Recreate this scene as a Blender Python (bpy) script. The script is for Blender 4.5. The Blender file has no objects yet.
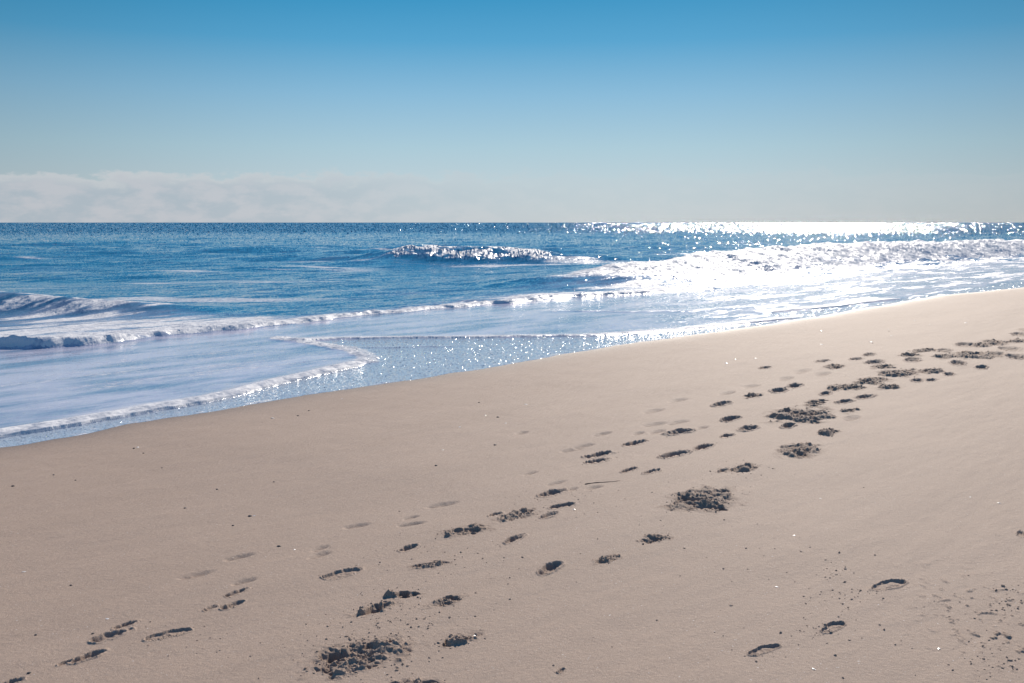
import bpy, math, random
import numpy as np
random.seed(7); RNG = np.random.default_rng(11)
R = math.radians
W, HH, F = 1024, 683, 995.0
H = 2.05                                   # eye height above still water
PITCH = math.atan((341.5 - 222.5) / F)
SUN_AZ, SUN_EL = 17.0, 31.0
scene = bpy.context.scene
COL = scene.collection

# ------------------------------------------------------------------ noise
def _hash(ix, iy, seed):
    h = (ix.astype(np.int64) * 374761393 + iy.astype(np.int64) * 668265263 + seed * 1442695041) & 0xffffffff
    h = ((h ^ (h >> 13)) * 1274126177) & 0xffffffff
    h = (h ^ (h >> 16)) & 0xffffffff
    return (h / 4294967295.0)
def vnoise(x, y, seed=0):
    ix = np.floor(x); iy = np.floor(y); fx = x - ix; fy = y - iy
    fx = fx * fx * fx * (fx * (fx * 6 - 15) + 10); fy = fy * fy * fy * (fy * (fy * 6 - 15) + 10)
    a = _hash(ix, iy, seed); b = _hash(ix + 1, iy, seed); c = _hash(ix, iy + 1, seed); d = _hash(ix + 1, iy + 1, seed)
    return (a + (b - a) * fx + (c - a) * fy + (a - b - c + d) * fx * fy) * 2 - 1
def fbm(x, y, o=4, seed=0, g=0.5):
    s = 0; a = 1; t = 0
    for i in range(o):
        s = s + a * vnoise(x * 2 ** i + 17.3 * i, y * 2 ** i - 9.1 * i, seed + i * 31); t += a; a *= g
    return s / t
def ridged(x, y, o=3, seed=0):
    s = 0; a = 1; t = 0
    for i in range(o):
        s = s + a * (1 - 2 * np.abs(vnoise(x * 2.1 ** i + 3.3 * i, y * 2.1 ** i - 5.1 * i, seed + i * 31))); t += a; a *= 0.55
    return s / t
def sst(a, b, x):
    t = np.clip((x - a) / (b - a), 0, 1); return t * t * (3 - 2 * t)
def gauss(x): return np.exp(-x * x)

# ------------------------------------------------------------------ picture ray -> ground
def ray(px, py):
    x = px - W / 2; zz = HH / 2 - py
    c, s = math.cos(PITCH), math.sin(PITCH)
    return x, F * c + zz * s, zz * c - F * s
def ground(px, py, z=0.0):
    dx, dy, dz = ray(px, py)
    k = (z - H) / dz
    return dx * k, dy * k
A = R(42); SU, CU = math.sin(A), math.cos(A)
def uv(x, y): return x * SU + y * CU, -x * CU + y * SU
class Curve:
    def __init__(s, pts):
        q = sorted(uv(*ground(*p)) for p in pts)
        s.u = np.array([p[0] for p in q]); s.w = np.array([p[1] for p in q])
    def v(s, u): return np.interp(u, s.u, s.w)
shore = Curve([(0,447),(78,434),(129,424),(187,415),(250,404.5),(312,393.5),(398,381.5),(477,369),(545,357),(613,345.5),(689,335.5),(791,320.5),(868,307.5),(935,296),(1023,287)])
bore  = Curve([(0,348),(43,349),(117,343),(156,337),(219,332),(281,326),(344,317.5),(398,313),(460,308),(545,300),(627,294.5),(688,291),(760,285),(830,278),(900,270),(960,265),(1023,260)])
brk   = Curve([(560,290),(620,287),(680,283),(747,277),(797,272),(848,266),(915,262),(965,259),(1023,255.6)])
lip   = Curve([(0,438.5),(78,425.5),(156,412),(219,401),(254,391),(312,377),(345,370),(368,363)])
lineA = Curve([(300,342),(340,339.5),(398,338),(442,338),(545,337),(596,336),(647,333),(688,330),(747,324),(797,318)])
lineB = Curve([(340,348),(398,348),(455,346)])
lineC = Curve([(765,313),(800,310),(838,306.5),(900,299)])
lineD = Curve([(560,311),(620,312),(690,311),(760,307),(830,300)])
crest1 = Curve([(-60,312),(0,311),(60,311),(130,310),(210,308)])
def uu(px, py): return uv(*ground(px, py))[0]

# ------------------------------------------------------------------ lattice, denser where the eye is
dl = np.concatenate([[0.04,0.08,0.15,0.25,0.38], np.arange(0.55,22,0.36), np.arange(22,100,0.15), np.arange(100,250,0.30), np.arange(250,640,0.6), np.arange(640,760,2), np.arange(760,2600,10)])
tf = np.arange(-0.57, 0.5701, 0.00062)
g = []; s = 0.00062; t = tf[-1]
while t < 5: s *= 1.06; t += s; g.append(t)
tf = np.concatenate([-np.array(g)[::-1], tf, np.array(g)])
NR, NC = len(dl), len(tf)
Yr = H * F / dl
X = (tf[None, :] * Yr[:, None]); Y = np.repeat(Yr[:, None], NC, 1)
U, V = uv(X, Y)
print('lattice', NR, NC)

S = shore.v(U) - V                           # metres inland of the swash edge
S = S + 0.10 * fbm(U / 1.3, U * 0 + 3, 3, 5) + 0.03 * fbm(U / 0.25, V / .5, 2, 6)
def beach_profile(s):
    s = np.maximum(s, 0) ** 2 / (np.maximum(s, 0) + 0.5)
    return 0.5 * (1 - np.exp(-s / 6.5))
land = S > 0
Z = np.where(land, beach_profile(S), 0.0)
# gentle undulation of the beach
und = 0.012 * fbm(U / 2.6, V / 0.9, 3, 21) + 0.0036 * fbm(U / 0.55, V / 0.14, 3, 22) + 0.0012 * fbm(U / .12, V / .05, 2, 23)
Z = Z + np.where(land, und * sst(0, 0.8, S), 0)

# ------------------------------------------------------------------ water shape and masks
foam = np.zeros_like(Z); swash = np.zeros_like(Z); chop = np.zeros_like(Z); film = np.zeros_like(Z)
region = np.zeros(Z.shape, np.int16)         # 0 water / sand, >0 own thing
Sb = V - bore.v(U)                           # metres seaward of the bore front
Sb = Sb + 0.25 * fbm(U / 0.9, V * 0, 3, 41)
Sk = V - brk.v(U)
deep = (~land) & (Sb > 0)
dist = np.sqrt(X * X + Y * Y)
# open sea swell
ph = (V + 2.0 * fbm(U / 30, V / 30, 2, 51)) / 9.5
sw = 0.13 * (1 - 2 * np.abs(np.sin(math.pi * ph))) * (0.6 + 0.8 * vnoise(U / 22, V / 16, 52))
sw2 = 0.05 * fbm(U / 3.2, V / 1.1, 3, 53) + 0.16 * fbm(X / 14, Y / 5, 2, 54)
far = sst(30, 50, dist) * (1 - 0.4 * sst(150, 400, dist))
sea = (sw * (0.25 + .75 * far) + sw2 * (0.35 + 0.65 * far)) * sst(0.5, 6, Sb)
sea = sea + 0.25 * sst(150, 500, dist) * fbm(X / 60, Y / 90, 2, 55)
Z = np.where(deep, sea, Z)
# bore: broken roller along the front
uA = uu(0, 348)
amp = np.interp(U, [uu(0,348), uu(90,346), uu(281,326), uu(398,313), uu(520,303), uu(627,294), uu(760,285)], [.20,.17,.11,.10,.12,.12,.0])
rough = ridged(U / 0.45, V / 0.4, 3, 61); lump = fbm(U / 0.8, V / 0.5, 3, 62)
bh = amp * sst(-0.03, 0.22, Sb) * np.exp(-np.maximum(Sb, 0) / 1.3)
Z += np.where(deep, bh * (0.75 + 0.55 * lump) + amp * 0.30 * rough * sst(0, .15, Sb) * np.exp(-np.maximum(Sb, 0) / .9), 0)
# left breaker
S1 = V - crest1.v(U) + 0.5 * fbm(U / 2.2, V * 0, 2, 63)
a1 = np.interp(U, [uu(-60,312), uu(0,311), uu(60,311), uu(130,310), uu(200,309), uu(260,308)], [.36,.40,.36,.22,.06,0])
b1 = a1 * (gauss(np.minimum(S1, 0) / 1.0) * (S1 < 0) + gauss(np.maximum(S1, 0) / 1.5) * (S1 >= 0)) * (1 + .3 * fbm(U / 1.6, V / .8, 3, 64))
Z += np.where(deep, b1, 0)
# right breaker
a2 = np.interp(U, [uu(540,291), uu(620,286), uu(680,282), uu(754,277), uu(814,270), uu(881,264), uu(975,259), uu(1023,256), uu(1200,250)], [0,.30,.62,.86,.82,1.05,1.12,1.0,.7])
a2 = a2 * (1 + .16 * fbm(U / 3.0, V * 0, 3, 65))
Sk2 = Sk + 0.5 * fbm(U / 1.6, V * 0, 3, 66)
b2 = a2 * (sst(-1.3, 2.9, Sk2) * np.exp(-np.maximum(Sk2 - 2.9, 0) / 2.0))
turb = ridged(U / 1.1, V / 0.7, 4, 67); turb2 = ridged(U / .35, V / .3, 3, 68)
turb = fbm(U / 1.6, V / 1.2, 3, 67); turb2 = fbm(U / .5, V / .5, 3, 68)
b2 = b2 * (.92 + .08 * turb + .09 * turb2) + a2 * (.05 * turb2 + .05 * turb) * gauss((Sk2 + 0.5) / 3.0)
Z += np.where(deep, b2, 0)
# small distant breaker
yc = 54 + 1.1 * fbm(X / 3.0, X * 0 + 7, 3, 71) - 0.02 * X
S3 = Y - yc
a3 = np.interp(X, [-15,-8.8,-6.6,-5.6,-3,-.5,1.4,2.8,7,13], [0,.18,.60,.80,.70,.66,.66,.45,.14,0])
b3 = a3 * (sst(-3.6, 0.1, S3) * (S3 < 0.1) + gauss(np.maximum(S3 - .1, 0) / 2.2) * (S3 >= 0.1))
Z += np.where(deep, b3 * (1 + .10 * fbm(X / 1.2, Y / 1.2, 3, 72)), 0)

# swash lip
SL = V - lip.v(U) + 0.05 * fbm(U / 0.5, V * 0, 3, 81) + .006 * fbm(U / .07, V / .07, 2, 86)
uT = uu(368, 363)
onlip = (~land) & (U < uT + 0.15)
la = 0.062 * (1 - sst(uT - 0.35, uT + 0.1, U)) * (1 + .10 * fbm(U / .35, V * 0, 2, 82))
froth = fbm(U / 0.06, V / 0.06, 2, 83); froth2 = fbm(U / 0.16, V / 0.12, 2, 84)
lh = la * sst(-0.01, 0.045, SL) * (0.35 + .65 * np.exp(-np.maximum(SL - .05, 0) / 0.11)) * (SL < 3)
lh = la * (.50 * sst(-0.01, 0.012, SL) + .50 * sst(0, .16, SL)) * (0.12 + .88 * gauss(np.maximum(SL - .16, 0) / 0.20)) * np.exp(-np.maximum(SL, 0) / 2.5)
lm = sst(-0.02, 0.015, SL) * gauss(np.maximum(SL - 0.11, 0) / 0.14)
Z += np.where(onlip, lh + 0.010 * lm * (froth * .5 + froth2 * .4), 0)
# hook behind the tip
def polydist(pts):
    P = [ground(*p) for p in pts]; best = np.full(Z.shape, 1e9)
    for (x0, y0), (x1, y1) in zip(P[:-1], P[1:]):
        L2 = (x1 - x0) ** 2 + (y1 - y0) ** 2
        k = np.clip(((X - x0) * (x1 - x0) + (Y - y0) * (y1 - y0)) / L2, 0, 1)
        best = np.minimum(best, np.hypot(X - x0 - k * (x1 - x0), Y - y0 - k * (y1 - y0)))
    return best
HK = polydist([(368,362),(366,356),(352,350),(330,346),(305,342),(278,338)]) + 0.05 * fbm(U / .2, V / .2, 2, 85)
hm = gauss(HK / 0.17) * (~land)
Z += 0.03 * hm * (1 + .4 * froth)
# thin lines
def band(c, u0, u1, wfront, wback, seed):
    s_ = V - c.v(U) + 0.12 * fbm(U / 0.9, V * 0, 3, seed)
    e = sst(u0 - .3, u0 + .3, U) * (1 - sst(u1 - .5, u1 + .3, U))
    return s_, sst(-wfront, 0, s_) * gauss(np.maximum(s_, 0) / wback) * e * (~land)
sA, mA = band(lineA, uu(300,342), uu(800,318), .05, .38, 91)
sB, mB = band(lineB, uu(335,348), uu(470,346), .10, .16, 92)
sC, mC = band(lineC, uu(765,313), uu(905,299), .06, .5, 93)
sD, mD = band(lineD, uu(540,311), uu(840,300), .30, .30, 94)
Z += 0.030 * mA + 0.014 * mB + .03 * mC + .012 * mD

# foam density
topv = Curve([(0,309),(130,308),(200,312),(300,316),(400,308),(470,296),(560,282),(620,275),(680,268),(747,262),(814,258),(881,252),(975,248),(1023,246)]).v(U)
band_w = np.maximum(topv - bore.v(U), .5)
rel = (V - bore.v(U)) / band_w
streak = fbm(U / 2.4, V / 0.55, 4, 101); streak2 = fbm(U / 0.7 + V * .3, V / 0.16, 4, 102)
xpx = X / Y * F + 512
lef = 1 - sst(150, 330, xpx)
rig = sst(480, 640, xpx)
dens = 1.05 * gauss(np.maximum(rel - .12, 0) / (.34 + .36 * rig + .35 * lef)) - .1 - .20 * rig
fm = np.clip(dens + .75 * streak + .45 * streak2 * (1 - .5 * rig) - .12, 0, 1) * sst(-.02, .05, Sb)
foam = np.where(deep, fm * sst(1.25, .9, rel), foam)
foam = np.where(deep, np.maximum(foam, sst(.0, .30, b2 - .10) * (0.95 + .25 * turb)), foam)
st3 = fbm((X + .9 * (Y - 54)) / .8, (Y - 54 - .25 * X) / .5, 3, 103)
f3 = sst(.10, .32, b3) * sst(-6.9, -6.2, X) * (1 - sst(1.4, 2.6, X)) * (S3 < .5) * np.clip(.55 + 1.9 * st3, 0, 1)
foam = np.where(deep, np.maximum(foam, f3), foam)
# left breaker: lacy streaks dragged down the face
st4 = fbm(U / 1.5 + V / 1.3, V / .33 - U / 2.2, 4, 104)
f4 = sst(.03, .22, b1) * np.clip(.50 + 1.5 * st4, 0, 1)
foam = np.where(deep, np.maximum(foam, f4), foam)
# wisps out at sea
ws = sst(.34, .62, fbm(X / 9, Y / 2.2, 4, 105)) * sst(2, 6, Sb) * (1 - sst(70, 110, dist)) * .5
foam = np.where(deep, np.maximum(foam, ws), foam)
# swash zone
shal = (~land) & (Sb <= 0.02)
swash = np.where(shal, 1.0, np.where(land, 0, np.clip(.72 * gauss(np.maximum(rel, 0) / .8) + .25 * streak, 0, .8)))
sf = fbm(U / 2.0, V / .45, 4, 106); sf2 = fbm(U / .5, V / .10, 4, 107)
behind_lip = sst(0, .3, SL) * (1 - sst(uT - .3, uT + .4, U - .0 * V))
fl = np.clip(.30 + .75 * sf + .25 * sf2, 0, .75)
fl = .55 * fl * (.75 * behind_lip + .25) + sst(600, 760, xpx) * np.clip(.18 + 1.0 * sf + .8 * sf2, 0, 1) * .8
foam = np.where(shal, np.clip(fl, 0, 1), foam)
foam = np.where(shal & (mA > .02), np.maximum(foam, mA * np.clip(.9 + .6 * sf2, 0, 1)), foam)
foam = np.where(shal & (mB > .02), np.maximum(foam, mB * np.clip(.7 + .9 * sf2, 0, 1)), foam)
foam = np.where(shal, np.maximum(foam, np.maximum(mC, .8 * mD * np.clip(.6 + sf2, 0, 1))), foam)
foam = np.where(onlip & shal, np.maximum(foam, np.minimum(lm * 1.25, 1)), foam)
foam = np.where(shal, np.maximum(foam, np.minimum(hm * 1.2, 1)), foam)
# thin wet film between the lip / foam line and the dry sand
inner = np.where(U < uT, SL < -.005, (V < np.where(U < uu(800,318), lineA.v(U), lineC.v(U)) - .05)) & (~land)
cp, sp_ = math.cos(PITCH), math.sin(PITCH)
dep = Y * cp + H * sp_
PX = 512 + F * X / dep; PY = HH / 2 - F * (-H * cp + Y * sp_) / dep
def inpoly(P):
    r = np.zeros(Z.shape, bool)
    for (x0, y0), (x1, y1) in zip(P, P[1:] + P[:1]):
        c_ = ((y0 > PY) != (y1 > PY)) & (PX < (x1 - x0) * (PY - y0) / (y1 - y0 + 1e-9) + x0); r ^= c_
    return r
inner = inner & ~inpoly([(240,336),(305,341),(330,346),(352,350),(366,356),(368,363),(345,370),(312,376.5),(254,390),(240,380)])
film = np.where(inner, 1.0, 0.0)
foam = np.where(inner & (HK > .2), .0 + .6 * sst(.25, .6, fbm(U / .25, V / .06, 3, 108)) * sst(.6, .0, -S) , foam)
edge_f = gauss((S + .05) / .06) * np.clip(.35 + fbm(U / .4, V * 0, 3, 109), 0, 1)
foam = np.where(inner, np.maximum(foam, .8 * edge_f), foam)

# facets too small for the lattice: random tilt, stronger where the water is broken
chop = np.where(deep, .13 + .22 * foam, np.where(land, 0, .05 + .10 * foam))
chop = np.where(film > .5, .34, chop)
chop = np.where(shal & (film < .5), chop + .04 * sst(560, 720, xpx), chop)
chop = np.where(~land, np.maximum(chop, .3 * np.maximum(mA, mB)), chop)
farf = sst(130, 270, dist)
g1 = RNG.normal(size=Z.shape); g2 = RNG.normal(size=Z.shape)
def soft(a):
    b = a.copy(); b[:, 1:] += a[:, :-1]; b[1:, :] += .6 * a[:-1, :]; return b / 1.5
g1, g2 = soft(g1), soft(g2)
sparse = np.where(RNG.random(Z.shape) < .13, 1.0, .13); sparse = np.where(film > .5, np.where(RNG.random(Z.shape) < .26, 1.15, .18), sparse)
sparse = np.where((farf > .3) & (RNG.random(Z.shape) < .22), .88, sparse * .7)
chop = np.where(deep, (.20 + .16 * farf) * sparse + .05 * foam + .55 * f3, chop * sparse * 1.3)
bias = np.where(deep & (foam < .3), .05 + .05 * farf, 0)
tx = g1 * chop * (1 - .05 * farf); ty = np.where(deep, g2 * (1 - farf) - farf * np.abs(g2) * 1.1, g2) * chop - bias

# regions that are things of their own
REG = {}
def add_region(name, label, cat, mask, group=None, **kw):
    i = len(REG) + 1; REG[i] = dict(name=name, label=label, cat=cat, group=group, **kw)
    region[mask] = i; return i
add_region('breaking_wave', 'long white churning breaker rolling in along the right side', 'wave', deep & (b2 > .10), 'waves breaking offshore', mat='water')
add_region('breaking_wave', 'small distant wave with sparkling crest, alone in the open blue sea', 'wave', deep & (b3 > .12) & (b2 <= .10), 'waves breaking offshore', mat='water')
add_region('breaking_wave', 'foam-streaked wave collapsing at the left edge', 'wave', deep & (b1 > .07) & (Sb > 1.2), 'waves breaking offshore', mat='water')
add_region('breaking_wave', 'lumpy broken foam roller crossing from the left edge towards the centre', 'wave', deep & (Sb < 1.2) & (region == 0) & (xpx < 640), mat='water')
add_region('foam_edge', 'thick frothy curled lip of the wash, nearest to the sand', 'foam', onlip & (lm > .15), 'foam lines on the wash', mat='water')
add_region('foam_edge', 'thin straight foam line behind the glittering wet strip', 'foam', (region == 0) & shal & (np.maximum(mA, hm) > .2), 'foam lines on the wash', mat='water')
add_region('foam_edge', 'short faint foam band just right of the frothy lip tip', 'foam', (region == 0) & shal & (mB > .2), 'foam lines on the wash', mat='water')
add_region('foam_edge', 'short bright foam line near the sand at right', 'foam', (region == 0) & shal & (mC > .2), 'foam lines on the wash', mat='water')

# ------------------------------------------------------------------ footprints
def sand_hit(px, py):
    z = .3
    for _ in range(30):
        x, y = ground(px, py, z); u, v = uv(x, y)
        z = .5 * z + .5 * float(beach_profile(np.array(float(shore.v(u) - v))))
    return x, y, z
# kind: f faint hollow, c crisp print, o outlined print, r churned ; (px, py, w, h, kind[, own label])
P = [
(196,576,30,6,'f','smooth dark shallow hollow alone at lower left'),(239,558,24,5,'f'),(244,583,22,4,'f'),(236,594,20,6,'c'),(232,606,19,7,'c'),(210,609,11,4,'c'),
(125,626,19,7,'c'),(109,637,32,12,'c','deep dark double-lobed footprint in the lower left cluster'),(166,635,42,10,'o','long oval outlined footprint, paler than the cluster left of it'),
(87,657,27,12,'c','deep dark footprint, nearest of the lower left cluster'),(65,663,11,4,'c'),(12,683,22,7,'c','dark footprint cut by the bottom left corner'),
(442,504.5,32,6,'f','dark smooth slot-like hollow above the frayed scuff'),(357,526,26,5,'f'),(411,517.5,16,4,'f'),(411,524.5,26,5,'f'),(320,549,14,4,'f'),(320,556,20,5,'f'),
(408,548,18,5,'c'),(341,574,38,9,'o','long narrow dark-edged footprint above the pair of churned prints'),(429,565,37,10,'r'),
(467,530.5,50,13,'r','frayed peaked sand scuff left of the wide churned one'),(518,515,40,13,'r','wide churned scuff with a dark notch on top'),(495.5,514,15,4,'c'),(549,515.5,20,7,'c'),
(562.5,506,28,6,'c'),(514,539.5,22,7,'c'),(552,493,28,8,'c'),(556,483,22,5,'f'),(549,568,27,10,'c','lone dark crisp footprint at the bottom centre'),
(375,608,40,18,'r','churned dark footprint directly above the large crumbled patch'),(447,600,38,16,'r','churned footprint with a dark right end and crumbs'),(405,594,34,8,'r'),
(458,639,46,18,'r','dark split mound of sand at bottom centre'),(358,654,96,44,'R','large crumbled patch of kicked up sand, bottom left of centre'),(414,682,56,9,'r','crumbled sand cut by the bottom edge'),
(561,670,9,3,'c','tiny dark nick in the sand at the bottom'),
(888,585,44,9,'o','thin dark ridged footprint at lower right'),(833,627,34,9,'o','flat crumbly print at lower right, with crumbs to its left'),(763,650,38,9,'o','flat dark-topped print near the bottom right'),(1021,534,10,4,'c','small dark mark on the right edge'),
(598,454,32,6,'c'),(598,460,28,5,'c'),(584,446,22,4,'f'),(603,434,22,4,'f'),(572,450,22,4,'f'),(530.5,473,15,4,'f'),(594,488,18,4,'f'),(573,489.5,11,4,'f'),(522,433,14,3,'f'),
(765,368,12,3,'c'),(803,371.5,24,4,'f'),(835,367,26,6,'r'),(822,361.4,12,3,'c'),(824,374,20,3,'f'),(856,359.5,13,3,'c'),(787,378.7,22,4,'f'),(752,386,22,3,'f'),(794.4,385.4,17,4,'c'),(779,390.4,21,5,'c'),
(753,395.7,25,6,'r'),(728,393,20,3,'f'),(678.7,400,21,4,'f'),(721,403.6,25,5,'c'),(653.8,411,24,4,'f'),(730,418.5,22,6,'c','crisp dark oval print left of the long churned trail'),(747.5,428,26,6,'c'),(727,435.5,18,4,'c'),
(655,424,28,4,'f'),(678.7,422,26,4,'f'),(678.7,431.4,33,6,'c'),(658,431,18,4,'f'),(703.6,427,13,3,'f'),(639,433,13,3,'f'),(634.7,442.6,27,5,'c'),(703.6,447,25,6,'c'),(674,455,36,8,'c','broad dark print with a raised left side, mid trail'),
(629,470.4,20,5,'c'),(651.4,472,21,5,'c'),(744,469,34,10,'r','dark crater with jagged rim right of the churned centre patch'),(723,471,16,4,'c'),
(703,500,62,30,'R','large isolated churned sand patch right of centre'),(656,538,36,11,'r','loose crumbled scuff beneath the large centre patch'),(606,559,30,10,'r','small crumbly dark print left of bottom centre scuff'),(799,451,40,18,'r','ragged diagonal scuff below the churned trail'),(828,433,28,7,'r'),
(788,426,17,6,'c'),(803,415,42,22,'R','churned heap at the near end of the long trail'),(816,403,22,8,'r'),(825,394,15,4,'c'),(841,387.5,34,8,'r'),(844,402,22,3,'c'),(850,410.5,22,5,'r'),(853,418.5,22,5,'f'),
(883.6,366.7,23,7,'r'),(874,362.4,24,4,'c'),(869,355.3,14,3,'c'),(911,355.3,26,5,'r'),(912,360.4,19,4,'c'),(923,351,32,4,'r'),(944,350.7,15,4,'c'),(965,344.8,18,5,'c'),(980,345.3,18,5,'r'),(994,342.5,28,8,'r','churned heap near the right edge at the far end'),
(1018,334.5,15,4,'c'),(1009,349,20,5,'c'),(1019,341,18,5,'r'),(944,357,22,6,'r'),(957.5,363.5,19,5,'c'),(975,355.3,42,10,'R','wide churned heap on the far right of the trail'),(997,354,18,5,'c'),(1015,357,20,5,'c'),(981,367,17,3,'c'),
(901.5,373,42,10,'R','elongated churned heap mid way up the right trail'),(932.5,371.5,24,6,'r'),(949,374,12,3,'c'),(917,380.5,15,3,'c'),(931,380,11,3,'c'),(873,381,36,10,'r','churned heap joining the two halves of the right trail'),(888.4,387,26,6,'r'),(864.6,397,25,4,'c'),(856,388,22,5,'r'),
(1040,330,30,8,'r'),(1055,340,40,9,'r'),(1050,350,30,6,'c'),(-20,700,24,10,'c'),(360,712,60,14,'r')]
dark_tone = np.zeros_like(Z); pid = np.zeros(Z.shape, np.int16); pq = np.full(Z.shape, 9.0)  # darker tone: dug sand and crumbs, also the faint hollows
prints = []
ang = R(41)
for i, p in enumerate(P):
    px, py, w, h, k = p[:5]
    x0, y0, z0 = sand_hit(px, py)
    d = y0; hl = H - z0
    wm = w * d / F; hm_ = h * d * d / (hl * F)
    rr = random.Random(i * 7 + 1); a = ang + rr.uniform(-.15, .15)
    if k in 'fco':
        wm *= .92; hm_ = (h + 1.5 + (1.5 if d < 5.5 else 0)) * d * d / (hl * F) * (.95 if d < 5.5 else .8); rat = .38
        pp = math.sqrt((wm ** 2 + hm_ ** 2) / (1 + rat ** 2)); s2 = ((wm / pp) ** 2 - rat ** 2) / (1 - rat ** 2)
        a = min(max(math.asin(math.sqrt(min(max(s2, 0), 1))), R(28)), R(84)) + rr.uniform(-.06, .06)
        ru, rw = pp / 2, pp / 2 * rat * rr.uniform(.85, 1.15)
    else:
        # footprint of the churned patch: picture width and height give both ground extents
        wm *= .90; hm_ *= .82; rat = .5 if k == 'r' else .62
        pp = math.sqrt((wm ** 2 + hm_ ** 2) / (1 + rat ** 2)); s2 = ((wm / pp) ** 2 - rat ** 2) / (1 - rat ** 2)
        a = min(max(math.asin(math.sqrt(min(max(s2, 0), 1))), R(30)), R(84))
        ru, rw = pp / 2, pp / 2 * rat
    R0 = max(ru, rw) * 2.2
    r0 = np.searchsorted(dl, H * F / (y0 + R0)); r1 = np.searchsorted(dl, H * F / max(y0 - R0, .8))
    c0 = np.searchsorted(tf, (x0 - R0) / (y0 - (R0 if x0 - R0 < 0 else -R0))); c1 = np.searchsorted(tf, (x0 + R0) / (y0 - (R0 if x0 + R0 > 0 else -R0)))
    c0 = max(c0, 0); c1 = min(c1, NC); r1 = min(r1, NR)
    if r1 <= r0 or c1 <= c0: continue
    sl = (slice(r0, r1), slice(c0, c1))
    xs = X[sl] - x0; ys = Y[sl] - y0
    aa = (xs * math.sin(a) + ys * math.cos(a)); bb = (-xs * math.cos(a) + ys * math.sin(a))
    jig = .16 * fbm(xs / (.22 * ru + .02) + i, ys / (.22 * ru + .02), 3, 200 + i)
    if k in 'fco':
        q1 = np.hypot((aa - .22 * ru) / (.80 * ru), bb / rw); q2 = np.hypot((aa + .55 * ru) / (.46 * ru), (bb + .1 * rw) / (.78 * rw))
        q = -np.log(np.exp(-6 * q1) + np.exp(-6 * q2)) / 6 + jig * (.8 if k == 'f' else 2.0)
    else:
        q = np.hypot(aa / ru, bb / rw) + jig * 4.2
    depth = {'f': .015, 'c': .034, 'o': .009, 'r': .020, 'R': .022}[k] * rr.uniform(.8, 1.2)
    depth = min(depth, .22 * ru + .004) if k != 'f' else depth
    if w > 15 and d > 7: depth *= 1.25
    if k == 'f':
        dz = -depth * sst(1.5, .2, q - .25 * bb / rw)
        dg = .65 * sst(1.0, .2, q - .3 * bb / rw)  # darker tone weighted to the hollow's far wall
    elif k == 'c':
        m = sst(1.15, .50, q)
        cr = ridged(xs / .045 + i, ys / .045, 3, 300 + i)
        dz = -depth * m * (.85 + .45 * np.clip(bb / rw, -1, 1) * 0 + .5 * fbm(xs / .05 + i, ys / .05, 2, 350 + i)) + depth * .22 * gauss((q - 1.2) / .16) * (1 + .8 * fbm(xs / .05, ys / .05, 2, 400 + i)) + .007 * cr * sst(1.5, .9, q)
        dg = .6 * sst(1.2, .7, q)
    elif k == 'o':
        m = sst(1.05, .9, q); cr = ridged(xs / .04 + i, ys / .04, 3, 300 + i)
        dz = -depth * m * (.55 + .45 * gauss((q - .75) / .25)) + depth * .5 * gauss((q - 1.12) / .10) + .005 * cr * sst(1.3, .9, q)
        dg = .3 * sst(1.25, .9, q)
    else:
        m = sst(1.1, .75, q); sc_ = .042 if k == 'r' else .05
        cr = ridged(xs / sc_ + i, ys / sc_, 3, 300 + i); c2 = fbm(xs / (.5 * ru + .03), ys / (.5 * ru + .03), 2, 500 + i)
        dz = m * (.007 * cr + .007 * (2 * sst(-.3, .12, fbm(xs / .05 + i, ys / .05, 3, 560 + i)) - 1) + .026 * c2 + .010 * fbm(xs / .09 + i, ys / .09, 2, 520 + i) - .002) + .004 * cr * sst(1.5, 1.0, q)
        if d > 7: dz = dz * 1.25 + .004 * m
        pits = sst(.25, .55, fbm(xs / .09 + 3 * i, ys / .09, 2, 600 + i)) * m
        dz = dz - .030 * pits
        dg = sst(1.45, .9, q) * (.6 + .4 * sst(-.3, .3, -c2))  # darkest in the low spots
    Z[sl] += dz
    dark_tone[sl] = np.maximum(dark_tone[sl], dg)
    q = q + 0
    sel = (q < 1.55) & (q < pq[sl]) & land[sl]
    t_ = pid[sl]; t_[sel] = i + 1; t_ = pq[sl]; t_[sel] = q[sel]
    prints.append((i, x0, y0, z0, ru, rw, a, k, w, px, py, p[5] if len(p) > 5 else None))
# fine sand crumble of the lower right corner
cx, cy, _ = sand_hit(1030, 640)
m = gauss(np.hypot((X - cx) / .30, (Y - cy) / .75)) * land
Z += .010 * m * sst(.2, .7, fbm(X / .03, Y / .045, 3, 777))
dark_tone = np.maximum(dark_tone, .5 * m * sst(.15, .5, fbm(X / .03, Y / .045, 3, 777)))

def zat(x, y):
    r = np.interp(H * F / y, dl, np.arange(NR)); c = np.interp(x / y, tf, np.arange(NC))
    i, j = int(r), int(c); i = min(i, NR - 2); j = min(j, NC - 2); fr, fc = r - i, c - j
    return (Z[i,j]*(1-fr)*(1-fc)+Z[i+1,j]*fr*(1-fc)+Z[i,j+1]*(1-fr)*fc+Z[i+1,j+1]*fr*fc)

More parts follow.
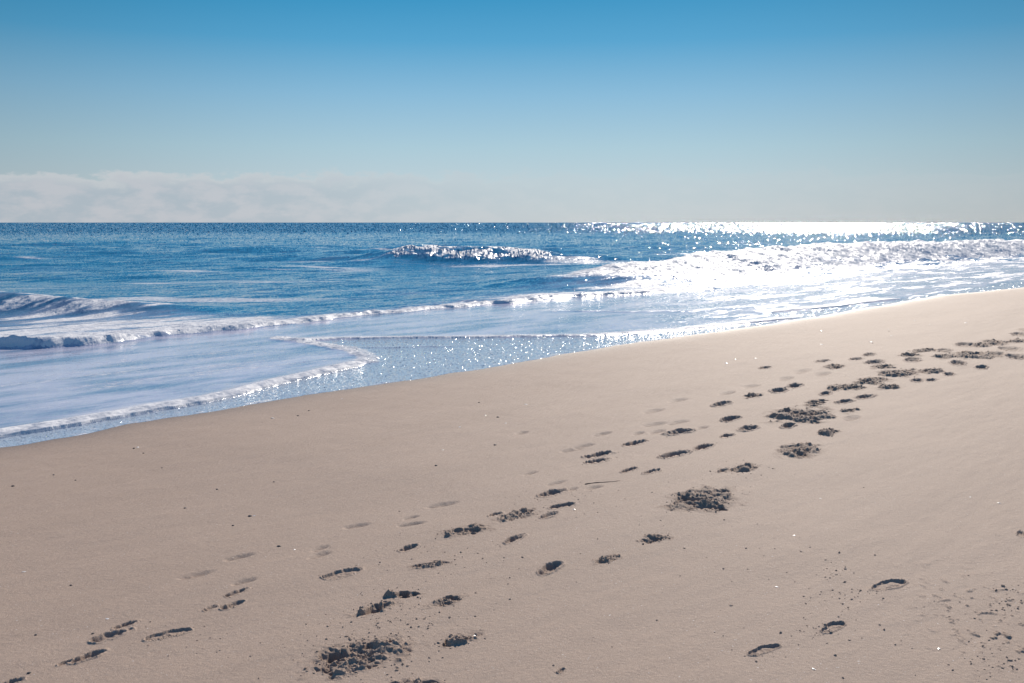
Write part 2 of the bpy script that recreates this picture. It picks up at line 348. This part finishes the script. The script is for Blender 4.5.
# ------------------------------------------------------------------ materials
def newmat(name):
    m = bpy.data.materials.new(name); m.use_nodes = True; nt = m.node_tree
    for n in list(nt.nodes):
        if n.type not in ('OUTPUT_MATERIAL', 'BSDF_PRINCIPLED'): nt.nodes.remove(n)
    return m, nt, nt.nodes['Principled BSDF']
class NB:
    def __init__(s, nt): s.nt = nt
    def n(s, t, **kw):
        n = s.nt.nodes.new(t)
        for k, v in kw.items(): setattr(n, k, v)
        return n
    def link(s, a, b): s.nt.links.new(a, b)
    def put(s, sock, v):
        if hasattr(v, 'is_output'): s.nt.links.new(v, sock)
        else: sock.default_value = v
    def math(s, op, a, b=0.0, c=0.0, clamp=False):
        n = s.n('ShaderNodeMath', operation=op, use_clamp=clamp); s.put(n.inputs[0], a); s.put(n.inputs[1], b); s.put(n.inputs[2], c); return n.outputs[0]
    def vm(s, op, a, b=None, sc=None):
        n = s.n('ShaderNodeVectorMath', operation=op); s.put(n.inputs[0], a)
        if b is not None: s.put(n.inputs[1], b)
        if sc is not None: s.put(n.inputs['Scale'], sc)
        return n.outputs[0]
    def mix(s, f, a, b, mode='MIX'):
        n = s.n('ShaderNodeMix', data_type='RGBA', blend_type=mode); s.put(n.inputs[0], f); s.put(n.inputs[6], a); s.put(n.inputs[7], b); return n.outputs[2]
    def mixf(s, f, a, b):
        n = s.n('ShaderNodeMix', data_type='FLOAT'); s.put(n.inputs[0], f); s.put(n.inputs[2], a); s.put(n.inputs[3], b); return n.outputs[0]
    def attr(s, name): return s.n('ShaderNodeAttribute', attribute_name=name)
    def noise(s, vec, scale, det=3, rough=.5, out=0):
        n = s.n('ShaderNodeTexNoise'); s.put(n.inputs['Vector'], vec); n.inputs['Scale'].default_value = scale; n.inputs['Detail'].default_value = det; n.inputs['Roughness'].default_value = rough
        return n.outputs[out]
    def rng(s, v, a, b, c=0.0, d=1.0, smooth=True):
        n = s.n('ShaderNodeMapRange', interpolation_type='SMOOTHSTEP' if smooth else 'LINEAR'); s.put(n.inputs[0], v)
        for i, q in enumerate((a, b, c, d)): n.inputs[i + 1].default_value = q
        return n.outputs[0]
def shorevec(nb, pos, su, sv):
    """ground position turned into the shore's own axes and stretched along it"""
    m = nb.n('ShaderNodeMapping', vector_type='POINT'); nb.put(m.inputs['Vector'], pos)
    m.inputs['Rotation'].default_value = (0, 0, -(math.pi / 2 - A)); 
    m2 = nb.n('ShaderNodeMapping'); nb.link(m.outputs[0], m2.inputs['Vector']); m2.inputs['Scale'].default_value = (su, sv, 1)
    return m2.outputs[0]

# water
WM, nt, bs = newmat('sea_water'); nb = NB(nt)
geo = nb.n('ShaderNodeNewGeometry'); pos = geo.outputs['Position']
aw = nb.attr('water'); sep = nb.n('ShaderNodeSeparateColor'); nb.link(aw.outputs['Color'], sep.inputs[0])
fo, swh, fi = sep.outputs
tilt = nb.attr('tilt').outputs['Vector']
sv1 = shorevec(nb, pos, .5, 1.6); sv2 = shorevec(nb, pos, 1, 2.4)
fn = nb.noise(sv2, 7, 5, .65)
fmask = nb.rng(nb.math('ADD', fo, nb.math('MULTIPLY', nb.math('SUBTRACT', fn, .5), .9)), .30, .62)
fmask = nb.math('MULTIPLY', fmask, nb.rng(fo, .02, .2))
deepc = nb.mix(nb.noise(sv1, .35, 4, .6), (.010,.125,.250,1), (.022,.200,.345,1))
shc = nb.mix(nb.rng(nb.noise(sv1, .9, 5, .62), .34, .62), (.17,.25,.37,1), (.56,.54,.63,1))
col = nb.mix(swh, deepc, shc)
filmc = nb.mix(.5, (.40,.43,.48,1), (.38,.48,.58,1))
col = nb.mix(fi, col, filmc)
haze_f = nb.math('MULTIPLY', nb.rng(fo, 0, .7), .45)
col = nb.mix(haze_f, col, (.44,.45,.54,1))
col = nb.mix(fmask, col, (.62,.62,.64,1))
nb.link(col, bs.inputs['Base Color'])
rg = nb.mixf(fmask, nb.mixf(swh, .09, .14), .5); rg = nb.mixf(fi, rg, .12)
nb.link(rg, bs.inputs['Roughness']); bs.inputs['IOR'].default_value = 1.33
nb.link(nb.mixf(fmask, .5, .05), bs.inputs['Specular IOR Level'])
n1 = nb.noise(sv2, 9, 4, .6, 1); n2 = nb.noise(sv1, 1.6, 3, .6, 1)
def ctr(v): return nb.vm('SUBTRACT', v, (.5, .5, .5))
far_ = aw.outputs['Alpha']
k1 = nb.mixf(swh, nb.mixf(far_, .6, 1.0), .20); k1 = nb.mixf(fmask, k1, .8)
n3 = nb.noise(pos, 5, 5, .65, 1)
pert = nb.vm('ADD', nb.vm('SCALE', ctr(n1), sc=k1), nb.vm('SCALE', ctr(n2), sc=nb.mixf(swh, .55, .05)))
pert = nb.vm('ADD', pert, nb.vm('SCALE', ctr(n3), sc=nb.math('MULTIPLY', fmask, 1.3)))
pert = nb.vm('MULTIPLY', pert, (1.1, .9, .5))
nn = nb.vm('NORMALIZE', nb.vm('ADD', nb.vm('ADD', geo.outputs['Normal'], pert), tilt))
nb.link(nn, bs.inputs['Normal'])

# sand
SM, nt, bs = newmat('beach_sand'); nb = NB(nt)
geo = nb.n('ShaderNodeNewGeometry'); pos = geo.outputs['Position']
asd = nb.attr('sand'); sep = nb.n('ShaderNodeSeparateColor'); nb.link(asd.outputs['Color'], sep.inputs[0]); wet, dg, _ = sep.outputs
s1 = shorevec(nb, pos, .35, 1.8)
c = nb.mix(nb.noise(s1, 1.1, 5, .6), (.395,.278,.208,1), (.500,.364,.281,1))
gr = nb.noise(pos, 330, 2, .7); c = nb.mix(nb.rng(gr, .35, .72), nb.mix(.5, c, (.20,.15,.12,1)), nb.mix(.25, c, (.62,.54,.46,1)))
sp = nb.noise(pos, 70, 2, .5); c = nb.mix(nb.math('MULTIPLY', nb.rng(sp, .70, .78), .55), c, (.11,.085,.075,1))
sp2 = nb.noise(nb.vm('ADD', pos, (31, 7, 2)), 95, 1, .5); c = nb.mix(nb.math('MULTIPLY', nb.rng(sp2, .74, .79), .7), c, (.75,.72,.68,1))
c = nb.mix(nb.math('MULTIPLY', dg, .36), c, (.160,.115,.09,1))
c = nb.mix(nb.math('MULTIPLY', wet, .55), c, (.17,.13,.11,1))
nb.link(c, bs.inputs['Base Color'])
nb.link(nb.mixf(wet, .72, .48), bs.inputs['Roughness'])
nb.link(nb.mixf(dg, .12, .05), bs.inputs['Specular IOR Level'])
b1n = nb.n('ShaderNodeBump'); b1n.inputs['Distance'].default_value = .004; b1n.inputs['Strength'].default_value = .8
nb.link(nb.math('ADD', nb.noise(pos, 260, 3, .7), nb.math('MULTIPLY', nb.noise(pos, 45, 3, .6), 1.3)), b1n.inputs['Height'])
nb.link(b1n.outputs[0], bs.inputs['Normal'])
bs.inputs['Diffuse Roughness'].default_value = .1

def simple(name, col, rough, noise_scale=80, col2=None):
    m, nt, bs = newmat(name); nb = NB(nt); tc = nb.n('ShaderNodeTexCoord')
    c = nb.mix(nb.rng(nb.noise(tc.outputs['Object'], noise_scale, 4, .6), .35, .65), col, col2 or tuple(v * .7 for v in col[:3]) + (1,))
    nb.link(c, bs.inputs['Base Color']); bs.inputs['Roughness'].default_value = rough; return m
SHM = simple('sea_shell', (.88,.86,.82,1), .25, 200, (.78,.72,.66,1))
PM = simple('dark_stone', (.055,.045,.04,1), .6, 150, (.11,.09,.08,1))
TM = simple('dry_twig', (.10,.07,.05,1), .8, 90)

# ------------------------------------------------------------------ lattice -> meshes
print('normals')
def grad(Ac, ax): return np.gradient(Ac, axis=ax)
dXr, dYr, dZr = grad(X, 0), grad(Y, 0), grad(Z, 0)
dXc, dYc, dZc = grad(X, 1), grad(Y, 1), grad(Z, 1)
NX = dYr * dZc - dZr * dYc; NY = dZr * dXc - dXr * dZc; NZ = dXr * dYc - dYr * dXc
ln = np.sqrt(NX**2 + NY**2 + NZ**2); sgn = np.sign(NZ); NX, NY, NZ = [q / ln * sgn for q in (NX, NY, NZ)]
wetA = np.clip(np.exp(-np.maximum(S + .04 * fbm(U / .5, V / .2, 3, 900), 0) / .3), 0, 1)
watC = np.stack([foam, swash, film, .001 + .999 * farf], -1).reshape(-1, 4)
sndC = np.stack([wetA, dark_tone, foam, np.ones_like(foam)], -1).reshape(-1, 4)
flat = NZ ** 3
tlt = np.stack([tx * flat, ty * flat, tx * 0], -1).reshape(-1, 3)
co = np.stack([X, Y, Z], -1).reshape(-1, 3); nrm = np.stack([NX, NY, NZ], -1).reshape(-1, 3)
idx = np.arange(NR * NC).reshape(NR, NC)
quads = np.stack([idx[:-1, :-1], idx[1:, :-1], idx[1:, 1:], idx[:-1, 1:]], -1).reshape(-1, 4)
cellreg = region[:-1, :-1].reshape(-1); cellpid = pid[:-1, :-1].reshape(-1); cellland = land[:-1, :-1].reshape(-1)
crest_ = np.maximum.reduce([np.where(a2 > .1, b2 / np.maximum(a2, .1), 0), np.where(a3 > .12, b3 / np.maximum(a3, .12), 0), np.where(a1 > .07, b1 / np.maximum(a1, .07), 0)])
cellcrest = crest_[:-1, :-1].reshape(-1); cellq = pq[:-1, :-1].reshape(-1)
def build(name, mask, mat, sandy, origin=None, min_faces=1):
    q = quads[mask]
    if len(q) < min_faces: return None
    vs, inv = np.unique(q, return_inverse=True); inv = inv.reshape(-1)
    c = co[vs].astype(np.float32).copy()
    if origin is not None: c -= np.array(origin, np.float32)
    me = bpy.data.meshes.new(name); me.vertices.add(len(vs)); me.vertices.foreach_set('co', c.ravel())
    nf = len(q); me.loops.add(nf * 4); me.polygons.add(nf)
    me.loops.foreach_set('vertex_index', inv.astype(np.int32)); me.polygons.foreach_set('loop_start', np.arange(0, nf * 4, 4, dtype=np.int32))
    me.update(calc_edges=True)
    me.polygons.foreach_set('use_smooth', np.ones(nf, bool))
    at = me.color_attributes.new('sand' if sandy else 'water', 'FLOAT_COLOR', 'POINT')
    at.data.foreach_set('color', (sndC if sandy else watC)[vs].astype(np.float32).ravel())
    if not sandy:
        a2 = me.attributes.new('tilt', 'FLOAT_VECTOR', 'POINT'); a2.data.foreach_set('vector', tlt[vs].astype(np.float32).ravel())
    me.normals_split_custom_set_from_vertices(nrm[vs].astype(np.float32))
    me.materials.append(mat)
    o = bpy.data.objects.new(name, me); COL.objects.link(o)
    if origin is not None: o.location = origin
    return o
def largest(flatmask):
    M = flatmask.reshape(NR - 1, NC - 1); rows = np.where(M.any(1))[0]
    if len(rows) == 0: return flatmask
    par = []; runs = []; size = []
    def find(a):
        while par[a] != a: par[a] = par[par[a]]; a = par[a]
        return a
    prev = []; pr = -9
    for r in rows:
        d = np.diff(np.concatenate([[0], M[r].astype(np.int8), [0]])); st = np.where(d == 1)[0]; en = np.where(d == -1)[0]; cur = []
        for a_, b_ in zip(st, en):
            k = len(par); par.append(k); size.append(b_ - a_); runs.append((r, a_, b_)); cur.append((a_, b_, k))
            if pr == r - 1:
                for (c_, d_, j) in prev:
                    if c_ < b_ and a_ < d_: par[find(k)] = find(j)
        prev = cur; pr = r
    tot = {}
    for k in range(len(par)): tot[find(k)] = tot.get(find(k), 0) + size[k]
    best = max(tot, key=tot.get); out = np.zeros_like(M)
    for k, (r, a_, b_) in enumerate(runs):
        if find(k) == best: out[r, a_:b_] = True
    return out.reshape(-1)
for i, d in REG.items():
    mk = (~cellland) & (cellreg == i)
    if d['cat'] == 'wave': cellreg[mk & ~largest(mk)] = 0
for i in range(1, len(P) + 1):
    mk = cellland & (cellpid == i)
    if mk.any(): cellpid[mk & ~largest(mk)] = 0
print('build')
o = build('sand', cellland & (cellpid == 0), SM, True); o['kind'] = 'structure'
o = build('water', (~cellland) & (cellreg == 0), WM, False); o['kind'] = 'structure'
for i, d in REG.items():
    mk = (~cellland) & (cellreg == i)
    top_ = mk & (cellcrest > .62) if d['cat'] == 'wave' else mk & False
    if top_.any(): top_ = largest(top_)
    mk = mk & ~top_
    if not mk.any(): print('EMPTY', i); continue
    cc = co[quads[mk][:, 0]]; og = (float(cc[:,0].mean()), float(cc[:,1].mean()), 0.0)
    o = build(d['name'], mk, WM, False, og)
    if top_.any():
        c_ = build('wave_crest', top_, WM, False, og); c_.parent = o; c_.location = (0, 0, 0)
    o['label'] = d['label']; o['category'] = d['cat']
    if d['group']: o['group'] = d['group']

# ------------------------------------------------------------------ generic small meshes
def mesh_obj(name, verts, faces, mat, parent=None, loc=(0,0,0), smooth=True):
    me = bpy.data.meshes.new(name); me.from_pydata(verts, [], faces); me.update()
    if smooth:
        for p in me.polygons: p.use_smooth = True
    me.materials.append(mat); o = bpy.data.objects.new(name, me); COL.objects.link(o)
    o.location = loc
    if parent is not None: o.parent = parent
    return o
import bmesh
_b = bmesh.new(); bmesh.ops.create_icosphere(_b, subdivisions=1, radius=1); ICO_V = np.array([v.co[:] for v in _b.verts]); ICO_F = [[v.index for v in f.verts] for f in _b.faces]; _b.free()
_b = bmesh.new(); bmesh.ops.create_icosphere(_b, subdivisions=2, radius=1); ICO2_V = np.array([v.co[:] for v in _b.verts]); ICO2_F = [[v.index for v in f.verts] for f in _b.faces]; _b.free()
def crumbs(spots, name, parent=None, origin=(0,0,0)):
    V_, F_ = [], []
    for (x, y, r) in spots:
        b = len(V_); zz = zat(x, y)
        k = ICO_V * RNG.uniform(.55, 1.25, (len(ICO_V), 1)) * np.array([r * RNG.uniform(.8, 1.5), r * RNG.uniform(.8, 1.5), r * RNG.uniform(.6, 1.0)])
        k = k + np.array([x - origin[0], y - origin[1], zz + r * .15 - origin[2]])
        V_ += k.tolist(); F_ += [[b + j for j in f] for f in ICO_F]
    o = mesh_obj(name, V_, F_, SM, parent, smooth=False)
    at = o.data.color_attributes.new('sand', 'FLOAT_COLOR', 'POINT')
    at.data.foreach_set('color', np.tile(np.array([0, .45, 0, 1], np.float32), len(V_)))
    return o

# ------------------------------------------------------------------ footprints as things
marks = [(p[9], p[10], p[11]) for p in prints if p[11]]
anchors = {'large crumbled patch': (358,654), 'large isolated churned patch': (703,500), 'near heap of the long trail': (803,415), 'far right heap': (975,355), 'frayed peaked scuff': (467,530),
           'lower left cluster': (109,637), 'long narrow dark-edged footprint': (341,574), 'elongated churned heap': (901,373), 'broad dark mid-trail print': (674,455), 'glinting oval print': (730,418)}
anchors.pop('glinting oval print')
look = {'f': 'faint smooth hollow', 'c': 'small dark crisp footprint', 'o': 'outlined footprint', 'r': 'churned rough footprint', 'R': 'churned sand heap'}
used = {}
cand = []
for p in prints:
    if p[11]: continue
    px, py = p[9], p[10]
    nm, (ax_, ay_) = min(anchors.items(), key=lambda kv: math.hypot(kv[1][0] - px, (kv[1][1] - py) * 2))
    dx, dy = px - ax_, (py - ay_) * 2
    side = ('right of' if dx > 0 else 'left of') if abs(dx) > abs(dy) * 1.6 else (('below' if dy > 0 else 'above') if abs(dy) > abs(dx) * 1.6 else (('below and ' if dy > 0 else 'above and ') + ('right of' if dx > 0 else 'left of')))
    cand.append([p[0], p[7], side, nm, math.hypot(dx, dy)])
ordn = ['nearest', 'second nearest', 'third nearest', 'fourth nearest', 'fifth nearest', 'sixth nearest', 'seventh nearest', 'eighth nearest', 'ninth nearest', 'tenth nearest']
lab = {}
keys = {}
for c_ in cand: keys.setdefault((c_[1], c_[2], c_[3]), []).append(c_)
for (k, side, nm), L_ in keys.items():
    L_.sort(key=lambda q: q[4])
    for n_, c_ in enumerate(L_):
        lab[c_[0]] = (look[k] + ' ' + side + ' the ' + nm) if len(L_) == 1 else (look[k] + ' ' + side + ' the ' + nm + ', ' + ordn[min(n_, 9)])
for p in prints:
    i, x0, y0, z0, ru, rw, a, k, w, px, py, own = p
    mk = cellland & (cellpid == i + 1)
    if mk.sum() < 4: continue
    og = (x0, y0, z0)
    nm = 'footprint'
    if k == 'R': nm = 'churned_sand'
    hol = mk & (cellq < .95) if (k in 'cor' and w >= 16) else mk & False
    if hol.any(): hol = largest(hol)
    if hol.sum() < 6 or (mk & ~hol).sum() < 6: hol = mk & False
    o = build(nm, mk & ~hol, SM, True, og)
    if hol.any():
        c_ = build('hollow', hol, SM, True, og); c_.parent = o; c_.location = (0, 0, 0)
    o['label'] = own or lab[i]; o['category'] = 'footprint' if k != 'R' else 'churned sand'
    o['group'] = 'footprints along the beach' if k != 'R' else 'churned sand heaps along the footprint trail'
    if k in 'rRco' and -40 < px < 1060:
        n_ = {'r': 70, 'R': 230, 'c': 10, 'o': 16}[k] * (1 if y0 < 7 else .55)
        rr = random.Random(i + 900); sp = []
        for _ in range(int(n_)):
            th = rr.uniform(0, 6.283); q = abs(rr.gauss(0, .55)) + (.25 if k in 'co' else 0)
            if k in 'co': q = rr.uniform(.85, 1.7)
            aa, bb = q * ru * math.cos(th) * 1.0, q * rw * math.sin(th)
            x = x0 + aa * math.sin(a) - bb * math.cos(a); y = y0 + aa * math.cos(a) + bb * math.sin(a)
            r = rr.uniform(.0018, .0052) * (1.6 if rr.random() < .15 and k in 'rR' else 1) * (.6 if k in 'co' else 1) * (1 if y0 < 7 else 1.7)
            sp.append((x, y, r))
        c_ = crumbs(sp, 'sand_crumbs', o, og); c_['kind'] = 'stuff'
print('prints', len(prints))
# loose crumbs between the churned prints and in the lower right corner
rr = random.Random(5); sp = []
for (cx_, cy_, sx_, sy_, n_) in [(405,615,60,30,150),(358,655,70,30,160),(1012,600,22,14,60),(1000,660,40,20,70),(831,573,14,8,26),(850,600,40,14,40),(815,632,24,8,30),(703,500,60,20,90),(744,470,34,8,40),(560,500,60,16,60),(185,640,50,20,24),(700,560,260,60,60),(830,630,150,40,60),(430,560,80,30,70)]:
    for _ in range(n_):
        px, py = rr.gauss(cx_, sx_ * .6), rr.gauss(cy_, sy_ * .6)
        if not (330 < py < 700): continue
        x, y, z = sand_hit(px, py); sp.append((x, y, rr.uniform(.0014, .0042) if rr.random() < .8 else rr.uniform(.004, .007)))
o = crumbs(sp, 'sand_crumbs'); o['kind'] = 'stuff'; o['label'] = 'loose crumbs of sand scattered between the footprints'; o['category'] = 'sand crumbs'

# ------------------------------------------------------------------ shells and stones
def shell_mesh(seed):
    rr = random.Random(seed); V_, F_ = [], []; nr, na = 7, 22
    for i in range(nr + 1):
        r = i / nr
        for j in range(na + 1):
            th = math.pi * (.06 + .88 * j / na)
            rad = r * (1 + .12 * math.sin(th)) ; rib = .05 * math.cos(j / na * math.pi * 18) * r
            x = rad * math.cos(th); y = rad * math.sin(th) * 1.05 - .35
            z = .22 * (1 - (2 * r - .85) ** 2 * .75) * math.sin(th) ** .6 * (1 if r > 0 else .6) + rib
            V_.append((x, y, max(z, 0.0) if i < nr else 0.0))
    for i in range(nr):
        for j in range(na):
            a_ = i * (na + 1) + j; F_.append((a_, a_ + na + 1, a_ + na + 2, a_ + 1))
    me = bpy.data.meshes.new('shell'); me.from_pydata(V_, [], F_); me.update()
    for p in me.polygons: p.use_smooth = True
    me.materials.append(SHM); return me
SHME = [shell_mesh(k) for k in range(2)]
SH = [(24,571,2.6,'white shell lying alone at the left edge of the sand'),(108,620,1.8,'small pale shell just above the lower left footprint cluster'),(254,515,2.2,'white shell with a dark shade lump at left centre'),(138,447.5,2.6,'pale shell close to the wash at left, with a dark shade lump'),
(273,418,2.8,'pale shell near the foam lip, left of centre'),(460,427,2.2,'bright shell fragment on the smooth sand, leftmost of four'),(485,415,2.2,'shell fragment beside a dark stone below the wash'),(526,404.5,2.2,'shell fragment highest of four below the wash'),(506,423,1.8,'tiny shell fragment lowest right of four below the wash'),
(443,450,2,'tiny pale fragment left of the mid-beach stone'),(294,550,1.6,'tiny white fragment left of the faint hollows'),(574,510,2,'white fragment right of the wide churned scuff'),(821,497,2,'white fragment on bare sand below the ragged scuff'),(999,502,2.4,'white fragment near the right edge, mid sand'),(970,496,1.6,'dim fragment left of the one near the right edge'),
(794,535,1.8,'white speck right of the large centre patch, lower'),(777,586,1.8,'white fragment left of the ridged lower right print'),(938,649,2,'white fragment in the lower right corner area'),(814,669,1.8,'white fragment at the bottom right of the flat prints'),
(822,331,3.4,'upper of two white shells aligned under the bright wash'),(888,329.5,3.2,'upper shell of a close pair at the upper right sand'),(891,336,3,'lower shell of a close pair at the upper right sand'),(871,342,4,'largest white shell with a dark side, upper right sand'),(915,321,2.8,'small shell right of the close pair'),(930,325,3,'small shell between the pair and the right edge'),
(966,323,3,'rightmost small shell on the upper sand'),(822,344.5,3,'lower of two white shells aligned under the bright wash'),(735,359,3,'middle shell of three in a row left of the trail'),(756,358.5,3,'right shell of three in a row left of the trail'),(726,363.4,3,'left shell of three in a row left of the trail'),
(474,633,1.5,'tiny white fragment beside the dark split mound'),(342,399,2,'tiny shell just under the foam lip tip')]
for n_, (px, py, cm, lb) in enumerate(SH):
    x, y, z = sand_hit(px, py)
    o = bpy.data.objects.new('shell', SHME[n_ % 2]); COL.objects.link(o)
    s_ = cm * .01 * (.95 if y > 9 else .6); o.scale = (s_, s_ * random.uniform(.8, 1.1), s_); o.location = (x, y, zat(x, y) - .0005)
    o.rotation_euler = (R(random.uniform(-14, 22)), R(random.uniform(-12, 12)), random.uniform(0, 6.28))
    o['label'] = lb; o['category'] = 'shell'; o['group'] = 'shells scattered on the sand'
PB = [(13,486,2.6,'flat dark stone at the far left of the sand'),(53.6,475,2,'small dark stone right of the flat leftmost one'),(75.6,480,1.6,'tiny dark stone, third from the left edge'),(134,448.5,2.6,'dark lump added as the shade of the pale shell near the wash'),(143.5,453,1.8,'tiny stone just below the shell near the wash'),(162,468,1.4,'tiny stone between wash and left sand'),  # dark lump at the pale shell is added as that shell's shade
(217,489,2,'dark stone upper left of the white shell at left centre'),(185,507.5,2,'dark stone left of the white shell at left centre'),(250,515.5,2.6,'dark lump added as the shade of the white shell at left centre'),(233,525,1.8,'dark stone below the white shell at left centre'),(279,547,2.2,'dark stone right of the faint lower left hollow'),(274,482,1.6,'tiny dark stone right above the white shell at left centre'),  # lump beside the white shell stands in for its shade
(71,586,1.5,'tiny dark stone below the lone left shell'),(36,636,1.5,'tiny dark stone left of the lower left cluster'),(29,674,1.7,'dark stone between the corner print and the cluster'),(93,634.6,1.5,'dark crumb-like stone touching the lower left cluster'),(498,417,2.8,'dark stone by the four shell fragments'),(495,445.5,2.6,'dark stone on smooth sand below the shell fragments'),
(436,467,2.4,'flat dark stone left of mid beach'),(479,402.5,2.2,'small dark stone just below the wash'),(298,415.5,2.6,'lower of two dark stones near the foam lip'),(309,410.5,2.2,'upper of two dark stones near the foam lip'),(889,331.5,2.4,'dark lump between the close pair of shells'),(872.5,343,2.2,'dark lump against the largest shell, upper right')]  # last two are dark lumps set against shells
def stone_mesh(seed):
    rg_ = np.random.default_rng(seed); d = rg_.uniform(.82, 1.12, len(ICO2_V))
    v = ICO2_V * d[:, None] * np.array([1.15, .8, .5])
    me = bpy.data.meshes.new('pebble'); me.from_pydata(v.tolist(), [], ICO2_F); me.update()
    for p in me.polygons: p.use_smooth = True
    me.materials.append(PM); return me
STM = [stone_mesh(k) for k in range(5)]
for n_, (px, py, cm, lb) in enumerate(PB):
    x, y, z = sand_hit(px, py)
    o = bpy.data.objects.new('pebble', STM[n_ % 5]); COL.objects.link(o)
    s_ = cm * .0045; o.scale = (s_, s_, s_); o.location = (x, y, zat(x, y) + s_ * .2); o.rotation_euler = (0, 0, random.uniform(-.6, .9))
    o['label'] = lb; o['category'] = 'pebble'; o['group'] = 'dark stones scattered on the sand'
# twig
pa, pb = sand_hit(585, 484.5), sand_hit(620, 480.5)
V_, F_ = [], []; N = 14
for i in range(N + 1):
    k = i / N; x = pa[0] + (pb[0] - pa[0]) * k; y = pa[1] + (pb[1] - pa[1]) * k + .012 * math.sin(k * 5)
    r = .0035 * (1 - .6 * k) * (1 + .2 * math.sin(k * 23)); zc = zat(x, y) + r * .6
    for j in range(6): V_.append((x - pa[0] - r * math.cos(j * 1.047) * .5, y - pa[1] + r * math.cos(j * 1.047), zc + r * math.sin(j * 1.047)))
for i in range(N):
    for j in range(6): a_ = i * 6 + j; b_ = i * 6 + (j + 1) % 6; F_.append((a_, b_, b_ + 6, a_ + 6))
F_.append(tuple(range(6))[::-1]); F_.append(tuple(N * 6 + j for j in range(6)))
o = mesh_obj('twig', V_, F_, TM, loc=(pa[0], pa[1], 0)); o['label'] = 'thin straight twig lying among the footprints at mid beach'; o['category'] = 'twig'

# ------------------------------------------------------------------ sky, sun, camera
w = bpy.data.worlds.new('World'); scene.world = w; w.use_nodes = True; nt = w.node_tree; nb = NB(nt)
bg = nt.nodes['Background']
sky = nb.n('ShaderNodeTexSky', sky_type='NISHITA'); sky.sun_disc = False
sky.sun_elevation = R(SUN_EL); sky.sun_rotation = R(SUN_AZ); sky.altitude = 0; sky.air_density = 1.0; sky.dust_density = 0.25; sky.ozone_density = 3.0
tc = nb.n('ShaderNodeTexCoord'); dv = nb.vm('NORMALIZE', tc.outputs['Generated'])
sx = nb.n('ShaderNodeSeparateXYZ'); nb.link(dv, sx.inputs[0])
az = nb.math('ARCTAN2', sx.outputs[0], sx.outputs[1]); el = sx.outputs[2]
STR = 0.085
def lin(c): return tuple(((v / 255 / 12.92) if v <= 10 else ((v / 255 + .055) / 1.055) ** 2.4) / STR for v in c) + (1,)
rp = nb.n('ShaderNodeValToRGB'); cr = rp.color_ramp; nb.link(nb.math('MULTIPLY', el, 2.0), rp.inputs[0])
stops = [(0, (194,205,212)), (.066, (189,206,215)), (.146, (170,202,217)), (.246, (135,186,217)), (.346, (78,162,207)), (.430, (42,146,195)), (.60, (46,122,188)), (.8, (56,108,166)), (1.0, (58,104,156))]
cr.elements[0].position = 0; cr.elements[1].position = 1
for p_, c_ in stops[1:-1]: cr.elements.new(p_)
for e_, (p_, c_) in zip(cr.elements, stops): e_.color = tuple(v * STR for v in lin(c_)[:3]) + (1,)
grad_ = nb.vm('SCALE', rp.outputs[0], sc=1 / STR)
aaz = nb.math('ABSOLUTE', nb.math('SUBTRACT', az, .02))
az_gain = nb.math('MULTIPLY', nb.rng(aaz, .10, .70, 1.0, .68), nb.rng(aaz, .7, 2.0, 1.0, 1.7))  # side falloff imitates a vignette; brightening added behind the camera as fill
grad_ = nb.vm('SCALE', grad_, sc=az_gain)
skyc = nb.mix(.93, sky.outputs[0], grad_)
cb = nb.n('ShaderNodeCombineXYZ'); nb.link(az, cb.inputs[0]); nb.link(nb.math('MULTIPLY', el, 2.2), cb.inputs[1])
pf = nb.noise(cb.outputs[0], 24, 6, .58); pf2 = nb.noise(cb.outputs[0], 7, 3, .5)
top = nb.math('ADD', nb.math('ADD', .047, nb.math('MULTIPLY', nb.math('SUBTRACT', pf, .5), .055)), nb.math('MULTIPLY', nb.math('SUBTRACT', pf2, .5), .02))
cm_ = nb.rng(nb.math('SUBTRACT', top, el), -.003, .0045)
right = nb.rng(az, -.35, .10, .72, .12)
cf = nb.math('MULTIPLY', cm_, right)
cldc = nb.mix(nb.rng(pf, .40, .62), (4.9,5.7,6.5,1), (6.45,6.6,7.15,1))
rim = nb.rng(nb.math('SUBTRACT', top, el), .0, .016, 1.0, 0.0)
cldc = nb.mix(rim, cldc, (7.2,7.35,7.6,1))
skyc2 = nb.mix(cf, skyc, cldc)
nb.link(skyc2, bg.inputs[0]); bg.inputs[1].default_value = 0.0625
sd = bpy.data.lights.new('sun', 'SUN'); sd.energy = 4.5; sd.angle = R(.53); sd.color = (1, .91, .80)
so = bpy.data.objects.new('sun', sd); COL.objects.link(so)
so.rotation_euler = (R(90 - SUN_EL), 0, R(180 - SUN_AZ)); so.location = (5, 15, 20)
cd = bpy.data.cameras.new('camera'); cam = bpy.data.objects.new('camera', cd); COL.objects.link(cam)
cd.sensor_width = 36; cd.lens = F / W * 36; cd.clip_end = 1e5; cd.clip_start = .05
cam.location = (0, 0, H); cam.rotation_euler = (math.pi / 2 - PITCH, 0, 0); scene.camera = cam
scene.view_settings.view_transform = 'Standard'; scene.view_settings.look = 'None'; scene.view_settings.exposure = 0.42; scene.view_settings.gamma = 1
